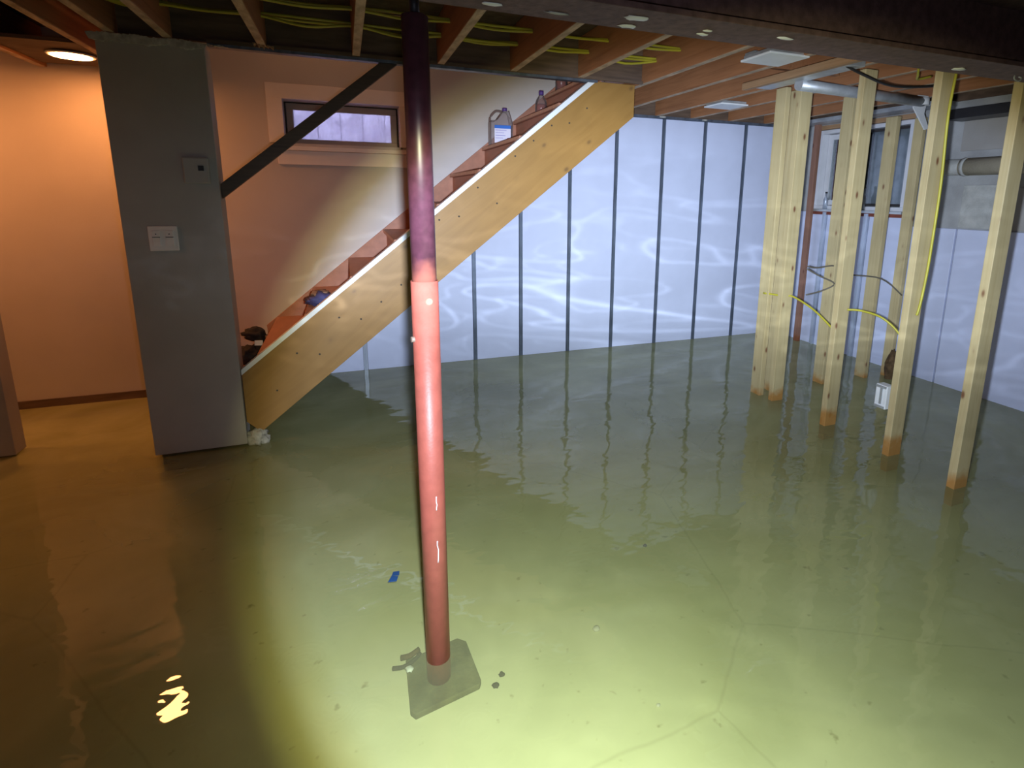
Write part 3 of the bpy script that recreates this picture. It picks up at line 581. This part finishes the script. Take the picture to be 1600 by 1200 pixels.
sloped('wall_stringer', M['tread'], [(-0.62, tz(-0.62) + 0.042), (1.9, tz(1.9) + 0.042), (1.9, bz(1.9)), (-0.6, bz(-0.6) + 0.05)], 4.668, 4.688, 0.002)
for j in range(-7, 5):
    x = 0.83 + 0.272 * j; z = 1.66 + 0.222 * j
    x1 = min(x + 0.29, 1.955)
    if x1 - x < 0.05: continue
    ya = 3.665 if j <= -6 else 3.597
    t = MB().box(x - 0.012, x1, ya, 4.666, z - 0.028, z).build('tread', M['tread'], st, bevel=0.004)
    MB().box(x - 0.0135, x - 0.0125, ya + 0.01, 4.66, z - 0.024, z - 0.004).build('nosing_face', M['tread_edge'], t)
    MB().box(x + 0.012, x + 0.028, ya + 0.001, 4.665, z - 0.222, z - 0.029).build('riser', M['tread'], st)
# nail heads on the stringer
rr = random.Random(5)
for i in range(18):
    x = -0.45 + i * 0.125; z = tz(x) - rr.choice([0.06, 0.14, 0.26])
    MB().cyl((x, 3.5505, z), (x, 3.5525, z), 0.006, 8).build('nail_head', M['twig'], st)
# dark diagonal rail
rl = MB(); rt = lambda x: 1.545 + 0.815 * (x + 0.621)
rl.prism([(-0.628, rt(-0.628)), (0.235, 2.2375), (0.335, 2.2375), (-0.628, rt(-0.628) - 0.082)], 3.555, 3.592)
o = rl.build('stair_rail', M['rail'], origin=(-0.2, 3.57, 1.9), bevel=0.002)
tag(o, 'dark brown diagonal rail between the partition and the stair header', 'rail')

# ---------------------------------------------------------------- window above the stairs
wt = MB()
wt.box(-0.487, 0.545, WY - 0.018, WY - 0.001, 2.165, 2.270); wt.box(-0.487, -0.384, WY - 0.018, WY - 0.001, 1.855, 2.165); wt.box(0.44, 0.545, WY - 0.018, WY - 0.001, 1.855, 2.165)
wn = struct(wt.build('window_1', M['trim'], origin=(0.03, WY, 1.7), bevel=0.002))
MB().box(-0.44, 0.56, WY - 0.018, WY - 0.001, 1.70, 1.80).build('apron', M['trim'], wn, bevel=0.002)
MB().box(-0.46, 0.57, WY - 0.045, WY + 0.13, 1.801, 1.832).build('sill', M['trim'], wn, bevel=0.003)
m = MB(); m.box(-0.384, 0.44, WY + 0.001, WY + 0.13, 1.833, 1.854)
m.build('sill_liner', M['trim'], wn)
m = MB(); m.box(-0.400, -0.385, WY, WY + 0.24, 1.84, 2.18); m.box(0.441, 0.456, WY, WY + 0.24, 1.84, 2.18); m.box(-0.40, 0.456, WY, WY + 0.24, 2.166, 2.18)
m.build('jamb', M['trim'], wn)
yf = WY + 0.14
def ring(x0, x1, z0, z1, t, y0, y1):
    m = MB(); m.box(x0, x1, y0, y1, z1 - t, z1); m.box(x0, x1, y0, y1, z0, z0 + t); m.box(x0, x0 + t, y0, y1, z0 + t, z1 - t); m.box(x1 - t, x1, y0, y1, z0 + t, z1 - t); return m
ring(-0.384, 0.44, 1.84, 2.165, 0.010, yf - 0.005, yf + 0.03).build('gasket', M['gasket'], wn)
ring(-0.372, 0.428, 1.852, 2.155, 0.045, yf - 0.012, yf + 0.028).build('sash', M['sash'], wn, bevel=0.003)
MB().box(-0.33, 0.385, yf + 0.005, yf + 0.011, 1.89, 2.115).build('pane', M['frosted'], wn)
# pale boards of the light well outside
m = MB()
for k in range(9):
    m.box(-0.75 + k * 0.19, -0.75 + k * 0.19 + 0.182, 5.55, 5.57, 1.5, 2.9)
m.build('well_boards', M['well_metal'], wn)
al = bpy.data.lights.new('daylight_stair_window', 'AREA'); ao = bpy.data.objects.new('daylight_stair_window', al); COL.objects.link(ao)
ao.location = (0.05, 5.3, 2.95); ao.rotation_euler = (math.radians(12), 0, 0); al.shape = 'RECTANGLE'; al.size = 1.2; al.size_y = 0.4; al.energy = 75; al.color = (0.72, 0.70, 1.0)

# ---------------------------------------------------------------- window on the right wall
m = MB(); fr_ = lambda y0, y1, z0, z1, t, x0, x1: [m.box(x0, x1, y0, y1, z1 - t, z1), m.box(x0, x1, y0, y1, z0, z0 + t), m.box(x0, x1, y0, y0 + t, z0 + t, z1 - t), m.box(x0, x1, y1 - t, y1, z0 + t, z1 - t)]
fr_(WY0, WY1, WZ0, WZ1, 0.035, RX - 0.02, RX + 0.10)
w2 = struct(m.build('window_2', M['vinyl'], origin=(RX, 3.96, 1.4), bevel=0.003))
m = MB(); fr_(WY0 + 0.04, 3.96, WZ0 + 0.04, WZ1 - 0.04, 0.022, RX + 0.03, RX + 0.05); m.build('sash', M['gasket'], w2)
m = MB(); fr_(3.97, WY1 - 0.04, WZ0 + 0.04, WZ1 - 0.04, 0.05, RX + 0.055, RX + 0.08); m.build('sash', M['vinyl'], w2)
MB().box(RX + 0.04, RX + 0.044, WY0 + 0.06, 3.94, WZ0 + 0.06, WZ1 - 0.06).build('pane', M['glass'], w2)
MB().box(RX + 0.066, RX + 0.07, 4.02, WY1 - 0.09, WZ0 + 0.09, WZ1 - 0.09).build('pane', M['glass'], w2)
MB().box(RX + 0.02, RX + 0.09, 3.93, 3.99, WZ0 + 0.036, WZ1 - 0.036).build('meeting_rail', M['gasket'], w2)
MB().box(RX - 0.04, RX - 0.002, WY0 - 0.02, WY1 + 0.04, 1.345, 1.375).build('sill', M['clay'], w2)
MB().box(RX - 0.06, RX - 0.002, WY0 - 0.02, WY1 + 0.04, 1.376, 1.398).build('sill_cap', M['duct'], w2)
MB().box(RX - 0.03, RX - 0.002, WY1 + 0.002, WY1 + 0.06, 1.38, 2.2).build('reveal', M['joist_edge'], w2)
MB().box(RX - 0.04, RX - 0.002, WY0 - 0.02, WY1 + 0.06, 2.175, 2.215).build('lintel_board', M['joist_edge'], w2)
MB().box(RX - 0.045, RX - 0.002, WY0 - 0.065, WY0 - 0.025, 1.38, 2.24).build('side_channel', M['duct'], w2, bevel=0.002)
m = MB(); m.box(4.95, 4.97, 3.3, 4.20, 1.2, 2.4)
m.build('well_panel', M['duct'], w2)
m = MB(); m.box(5.0, 5.02, 4.22, 5.2, 1.2, 2.4); m.build('well_board', M['clay'], w2)  # dark sheet added behind the left pane to make it read dark
# small bottles on the window sill
def sill_bottle(x, y, z, h, r, mats, label):
    t = thing('glass_bottle', (x, y, z), label, 'bottle')
    MB().lathe([(r, 0), (r, h * 0.55), (r * 0.4, h * 0.72), (r * 0.4, h * 0.9)], (x, y, z), 16).build('body', mats[0], t)
    MB().lathe([(r * 0.5, 0), (r * 0.5, h * 0.1)], (x, y, z + h * 0.9), 12).build('cap', mats[1], t)
sill_bottle(RX - 0.030, 4.30, 1.40, 0.17, 0.022, (M['steel_light'], M['dark']), 'small silver bottle on the left of the right window sill')
sill_bottle(RX - 0.030, 3.87, 1.40, 0.22, 0.026, (M['duct'], M['pin']), 'shiny glass bottle at the middle of the right window sill')

# ---------------------------------------------------------------- studs
def stud(x0, x1, y0, y1, label, z1=2.258, mat='stud', z0=ZF):
    o = MB().box(x0, x1, y0, y1, z0, z1).build('wall_stud', M[mat], origin=(x0, y0, 0), bevel=0.003)
    tag(o, label, 'stud', 'bare wall studs'); return o
T, D = 0.043, 0.10
S_A = stud(2.905, 2.905 + T, 3.205, 3.205 + D, 'pine stud, leftmost of the bare studs in the water')
S_B1 = stud(3.055, 3.055 + T, 3.225, 3.225 + D, 'pine stud tucked just behind the second stud from the left')
S_B2 = stud(2.915, 2.915 + D, 3.075, 3.075 + T, 'wide pine stud, second from the left, orange stain up its right face')
S_C = stud(3.583, 3.583 + T, 3.245, 3.245 + D, 'pine stud behind, left of the window middle, dark knot near the sill')
S_D = stud(2.922, 2.922 + D, 2.586, 2.586 + T, 'pine stud in the middle, standing closest in front of the window')
S_E = stud(4.058, 4.058 + T, 3.248, 3.248 + D, 'pine stud farthest back, before the right half of the window', 2.14)
S_F = stud(2.93, 2.93 + D, 2.118, 2.118 + T, 'thick pine stud with yellow cable down its side and big dark knot')
S_G = stud(2.918, 2.918 + D, 1.722, 1.722 + T, 'rightmost and nearest pine stud, by the right edge')
stud(4.435, 4.475, 4.40, 4.46, 'reddish stud in the far corner behind the second stud, shadow put into its colour', 2.258, 'stud_shaded')  # shaded version of a stud: its corner shadow is in the material
stud(4.29, 4.33, 3.20, 3.28, 'pine stud half hidden behind the thick cabled stud, rotten at its foot', 2.14)
tag(MB().blob((4.27, 3.17, 0.08), (0.05, 0.04, 0.17), 0.6, 3, 2, 3).build('rotten_lump', M['mould']), 'brown rotten lump around the foot of the half hidden stud', 'rot')
tp = MB().box(2.905, 4.50, 3.215, 3.30, 2.2585, 2.2595)

# cables between the studs
tag(MB().tube([(2.90, 3.25, 0.80), (2.96, 3.10, 0.80), (3.0, 3.05, 0.80), (3.0, 2.85, 0.74), (2.98, 2.64, 0.64)], 0.007).build('stud_cable', M['cable']), 'yellow cable strung from the leftmost studs to the middle stud', 'cable')
tag(MB().tube([(2.99, 2.575, 0.80), (3.05, 2.52, 0.80), (3.15, 2.44, 0.76), (3.2, 2.34, 0.66), (3.16, 2.27, 0.54), (3.10, 2.22, 0.43)], 0.007).build('stud_cable', M['cable']), 'yellow cable sagging from the middle stud down to the white outlet box', 'cable')
tag(MB().tube([(3.03, 2.19, 0.64), (3.045, 2.20, 0.56), (3.05, 2.20, 0.48), (3.03, 2.21, 0.425)], 0.007).build('stud_cable', M['cable']), 'short yellow cable loop entering the top of the white outlet box', 'cable')
tag(MB().tube([(3.02, 2.108, 2.2), (3.0, 2.107, 1.95), (3.02, 2.106, 1.6), (3.02, 2.106, 1.3), (3.015, 2.106, 1.1), (3.0, 2.107, 0.93), (2.985, 2.108, 0.86)], 0.007).build('stud_cable', M['cable']), 'yellow cable running down the side of the thick stud', 'cable')
tag(MB().tube([(3.36, 3.30, 0.98), (3.45, 3.30, 0.965), (3.6, 3.26, 0.98), (3.8, 3.3, 0.9), (4.1, 3.24, 0.86), (4.3, 3.19, 0.72)], 0.006).build('stud_wire', M['grey_cable']), 'thin grey wire strung across the rear studs', 'wire')
tag(MB().tube([(3.36, 3.31, 0.96), (3.48, 3.29, 0.90), (3.59, 3.24, 0.84), (3.5, 3.28, 0.78), (3.38, 3.31, 0.75)], 0.006).build('stud_wire', M['grey_cable']), 'thin grey wire bent in a V beside the dark corner stud', 'wire')
ob = thing('outlet_box', (2.99, 2.2, 0.26), 'white outlet box hanging low behind the thick cabled stud', 'outlet box')
MB().box(2.95, 3.01, 2.195, 2.27, 0.262, 0.408).build('box', M['white'], ob, bevel=0.004)
MB().box(2.943, 2.949, 2.222, 2.236, 0.29, 0.39).build('slot', M['duct'], ob)
for z in (0.268, 0.392): MB().box(2.938, 2.949, 2.2, 2.262, z, z + 0.012).build('ear', M['duct'], ob)

# pipes and duct work by the window
t = thing('drain_pipe', (3.3, 2.9, 2.2), 'white plastic pipe under the joists above the studs', 'pipe')
MB().cyl((2.72, 2.90, 2.205), (3.93, 2.965, 2.195), 0.035).build('pipe', M['duct'], t)
MB().lathe([(0.044, 0), (0.044, 0.05)], (3.93, 2.965, 2.17), 20).build('coupling', M['pvc'], t)
tag(MB().prism([(3.92, 2.245), (4.02, 2.245), (4.00, 2.12), (4.07, 2.02), (4.03, 2.01), (3.88, 2.16)], 2.99, 3.0).build('plastic_sheet', M['pvc']), 'torn white plastic flap hanging at the end of the pipe', 'plastic flap')
tag(MB().box(2.62, 2.76, 2.45, 3.2, 2.225, 2.258).build('duct_strip', M['duct'], bevel=0.003), 'grey sheet metal duct under the joists by the leftmost studs', 'duct')
t = thing('rear_duct', (4.3, 3.6, 2.2), 'grey sheet metal strip above the right window', 'duct')
MB().box(4.30, 4.50, 3.1, 4.6, 2.222, 2.256).build('duct', M['duct'], t)
t = thing('wrapped_pipe', (RX - 0.07, 2.8, 1.76), 'beige wrapped pipe running along the right wall between the studs', 'pipe')
MB().cyl((RX - 0.075, 2.97, 1.755), (RX - 0.075, 1.4, 1.765), 0.066, 24).build('wrap', M['duct_wrap'], t)
MB().tube([(RX - 0.075, 2.96, 1.755), (RX - 0.072, 3.08, 1.755), (RX - 0.045, 3.15, 1.755), (RX - 0.005, 3.17, 1.755)], 0.062, 20).build('elbow', M['patch'], t)
MB().cyl((RX - 0.075, 2.955, 1.755), (RX - 0.075, 2.93, 1.755), 0.071, 24).build('collar', M['patch'], t)
tag(MB().box(4.30, 4.50, 2.2, 3.05, 2.10, 2.17).build('pipe_bracket', M['dark']), 'dark bracket under the joists left of the large grey patch', 'bracket')

# ---------------------------------------------------------------- red adjustable post
PX, PY = 0.198, 1.585
po = thing('steel_post', (PX, PY, ZF), 'red adjustable steel post standing in the water, maroon upper tube', 'post')
MB().lathe([(0.0385, 0), (0.0385, 1.335), (0.0365, 1.335), (0.0365, 1.30)], (PX, PY, ZF + 0.0225), 40).build('lower_tube', M['pole'], po)
MB().lathe([(0.0345, 0), (0.0345, 0.70), (0.030, 0.703)], (PX, PY, 1.25), 40).build('upper_tube', M['inner_tube'], po, origin=(PX, PY, 0))
MB().lathe([(0.013, 0), (0.013, 0.058)], (PX, PY, 1.952), 16).build('screw', M['screw'], po)
MB().cyl((PX + 0.006, PY - 0.042, 1.203), (PX + 0.006, PY - 0.03, 1.203), 0.0095, 20).build('pin', M['pin'], po)['label'] = 'round brass pin'
MB().cyl((PX - 0.045, PY - 0.012, 1.09), (PX - 0.030, PY - 0.010, 1.09), 0.0085, 16).build('bolt', M['peg'], po)
rnd = random.Random(11)
for (a, b, c2) in ((0.555, 0.60, 0), (0.375, 0.45, 1)):
    pts = [(PX + 0.006 + rnd.uniform(-0.002, 0.002), PY - 0.0386, a + (b - a) * k / 5) for k in range(6)]
    MB().tube(pts, 0.0016, 6, 2).build('painted_glint', M['white'], po)['label'] = 'painted white glint'  # white squiggles modelled in place of glints of light off the water
# base block, turned a little
ca = math.radians(9)
q = [onp for onp in ((0.100, 1.690), (0.285, 1.725), (0.312, 1.700), (0.326, 1.525), (0.318, 1.508), (0.108, 1.470), (0.094, 1.49))]
bs = MB().prism(q, ZF, ZF + 0.022, 'Z').build('base_plate', M['concrete_base'], po, bevel=0.003)
t = thing('driftwood_scrap', (0.10, 1.66, -0.07), 'dark splintered scrap with a white flake on the post base', 'debris')
MB().tube([(0.055, 1.665, -0.074), (0.09, 1.655, -0.070), (0.125, 1.668, -0.068), (0.15, 1.69, -0.066)], 0.007, 6, 3).build('splinter', M['twig'], t)
MB().tube([(0.085, 1.70, -0.074), (0.115, 1.695, -0.070), (0.148, 1.71, -0.068)], 0.009, 6, 3).build('splinter', M['mould'], t)
MB().blob((0.108, 1.632, -0.062), (0.013, 0.014, 0.005), 0.6, 2, 3, 2).build('flake', M['white'], t)

# things lying on the floor or drifting
m = MB(); m.prism([(0.068, 2.010), (0.100, 2.004), (0.108, 2.030), (0.084, 2.042)], 0.0006, 0.002, 'Z'); m.prism([(0.084, 2.042), (0.112, 2.036), (0.116, 2.062), (0.092, 2.064)], 0.0006, 0.002, 'Z')
tag(m.build('tape_scrap', M['tape']), 'torn scrap of blue tape floating left of the red post', 'tape')
for k, (x, y, r, nm) in enumerate(((0.785, 1.605, 0.014, 'pale pebble on the flooded floor right of the post base'), (1.21, 1.985, 0.010, 'small dark pebble far right of the post'), (0.40, 1.535, 0.011, 'dark pebble just right of the post base'), (0.37, 1.50, 0.012, 'brown clod by the right corner of the post base'), (0.84, 1.25, 0.007, 'tiny white chip near the bottom edge'))):
    tag(MB().blob((x, y, ZF + r * 0.5), (r, r * 0.9, r * 0.6), 0.4, 2, k, 2).build('pebble', M['stone'] if k in (0, 4) else M['twig']), nm, 'pebble')

# ---------------------------------------------------------------- thermostat and switches on the partition
t = thing('thermostat', (-0.727, 3.52, 1.53), 'white thermostat with small black display on the grey partition', 'thermostat')
MB().box(-0.788, -0.666, 3.503, 3.5295, 1.535, 1.673).build('body', M['drywall_grey'], t, bevel=0.008)
MB().box(-0.716, -0.690, 3.4995, 3.5025, 1.603, 1.630).build('display', M['dark'], t)
t = thing('switch_plate', (-0.916, 3.525, 1.18), 'double switch plate below the thermostat on the grey partition', 'switch plate')
MB().box(-0.984, -0.850, 3.521, 3.5295, 1.180, 1.312).build('plate', M['trim'], t, bevel=0.004)
for x in (-0.947, -0.887):
    r_ = MB().box(x - 0.018, x + 0.018, 3.514, 3.5205, 1.205, 1.288).build('rocker', M['trim'], t, bevel=0.002)
    MB().box(x - 0.018, x + 0.018, 3.5125, 3.5138, 1.252, 1.255).build('seam', M['dark'], r_)
    MB().cyl((x, 3.5115, 1.27), (x, 3.5138, 1.27), 0.003, 8).build('indicator', M['dark'], r_)

# ---------------------------------------------------------------- bottles on the stairs
def tread_z(j): return 1.66 + 0.222 * j
t = thing('plastic_jug', (1.20, 4.45, tread_z(1)), 'clear plastic jug with purple cap and blue and white label on the stairs', 'jug')
bx, by, z0 = 1.112, 4.44, tread_z(1) + 0.008
W = 0.178
MB().prism([(bx, z0), (bx + W, z0), (bx + W, z0 + 0.17), (bx + W - 0.012, z0 + 0.235), (bx + W - 0.03, z0 + 0.262), (bx + W - 0.07, z0 + 0.262), (bx + 0.05, z0 + 0.185), (bx, z0 + 0.185)], by, by + 0.10).build('body', M['clear_plastic'], t, bevel=0.012)
MB().tube([(bx + W - 0.07, by + 0.05, z0 + 0.258), (bx + 0.06, by + 0.05, z0 + 0.262), (bx + 0.03, by + 0.05, z0 + 0.24), (bx + 0.008, by + 0.05, z0 + 0.21), (bx + 0.004, by + 0.05, z0 + 0.18)], 0.009, 8, 3).build('handle', M['clear_edge'], t)
m = MB()
for p, q2 in (((bx, z0), (bx, z0 + 0.185)), ((bx + W, z0), (bx + W, z0 + 0.17)), ((bx + W, z0 + 0.17), (bx + W - 0.03, z0 + 0.262))):
    m.cyl((p[0], by, p[1]), (q2[0], by, q2[1]), 0.004, 6)
m.build('moulded_edge', M['clear_edge'], t)
MB().lathe([(0.02, 0), (0.02, 0.022), (0.017, 0.026)], (bx + W - 0.05, by + 0.05, z0 + 0.263), 20).build('cap', M['purple'], t)
lb = MB().box(bx + 0.03, bx + W - 0.015, by - 0.003, by - 0.001, z0 + 0.015, z0 + 0.150).build('label_sheet', M['label_white'], t)
MB().box(bx + 0.03, bx + W - 0.015, by - 0.0045, by - 0.0032, z0 + 0.125, z0 + 0.150).build('blue_band', M['label_blue'], lb)
m = MB()
for k, wdt in enumerate((0.09, 0.07, 0.08, 0.06)): m.box(bx + 0.038, bx + 0.038 + wdt, by - 0.0045, by - 0.0032, z0 + 0.110 - k * 0.02, z0 + 0.114 - k * 0.02)
m.build('print_lines', M['label_ink'], lb)
MB().box(bx + W - 0.045, bx + W - 0.025, by - 0.0045, by - 0.0032, z0 + 0.03, z0 + 0.055).build('red_mark', M['label_red'], lb)

def bottle(x, y, z, w, h, label):
    t = thing('plastic_bottle', (x, y, z), label, 'bottle')
    r = w / 2
    MB().lathe([(r, 0), (r, h * 0.55), (r * 0.8, h * 0.68), (r * 0.4, h * 0.82), (r * 0.38, h * 0.86)], (x, y, z + 0.001), 20).build('body', M['clear_plastic'], t)
    MB().lathe([(r * 0.9, 0), (r * 0.9, h * 0.45), (r * 0.75, h * 0.50)], (x, y, z + 0.004), 20).build('liquid', M['syrup'], t)
    MB().lathe([(r * 0.42, 0), (r * 0.42, h * 0.15)], (x, y, z + h * 0.85), 16).build('cap', M['purple'], t)
bottle(1.525, 4.42, tread_z(2), 0.095, 0.215, 'small bottle of dark liquid with purple cap, one step above the jug')
bottle(1.71, 4.45, tread_z(3), 0.10, 0.24, 'bottle highest on the stairs, cut off by the header')

# ---------------------------------------------------------------- clothing and bag on the lower steps
zt = tread_z(-6)
t = thing('crumpled_bag', (-0.66, 4.1, zt), 'black crumpled bag with a white tag on the lower stairs', 'bag')
m = MB(); m.blob((-0.665, 4.05, zt + 0.10), (0.085, 0.09, 0.055), 0.7, 2.4, 1, 3, zt + 0.002)
m.blob((-0.625, 4.10, zt + 0.232), (0.068, 0.07, 0.042), 0.5, 2.2, 5, 3); m.blob((-0.585, 4.07, zt + 0.14), (0.028, 0.05, 0.12), 0.5, 2.0, 8, 3, zt + 0.002)
m.build('fabric', M['black_cloth'], t)
MB().prism([(-0.613, zt + 0.175), (-0.565, zt + 0.172), (-0.562, zt + 0.205), (-0.61, zt + 0.208)], 3.99, 3.994).build('paper_tag', M['white'], t)
zt = tread_z(-4)
t = thing('folded_garment', (-0.16, 3.86, zt), 'navy blue and brown crumpled garment on the stairs', 'garment')
m = MB(); m.blob((-0.17, 3.85, zt + 0.045), (0.085, 0.10, 0.045), 0.6, 2.2, 3, 3, zt + 0.001); m.blob((-0.23, 3.90, zt + 0.03), (0.055, 0.10, 0.022), 0.5, 2.2, 7, 3, zt + 0.001)
m.build('cloth', M['blue_cloth'], t)
MB().blob((-0.185, 3.88, zt + 0.075), (0.055, 0.06, 0.026), 0.5, 2.5, 4, 3).build('lining', M['brown_cloth'], t)
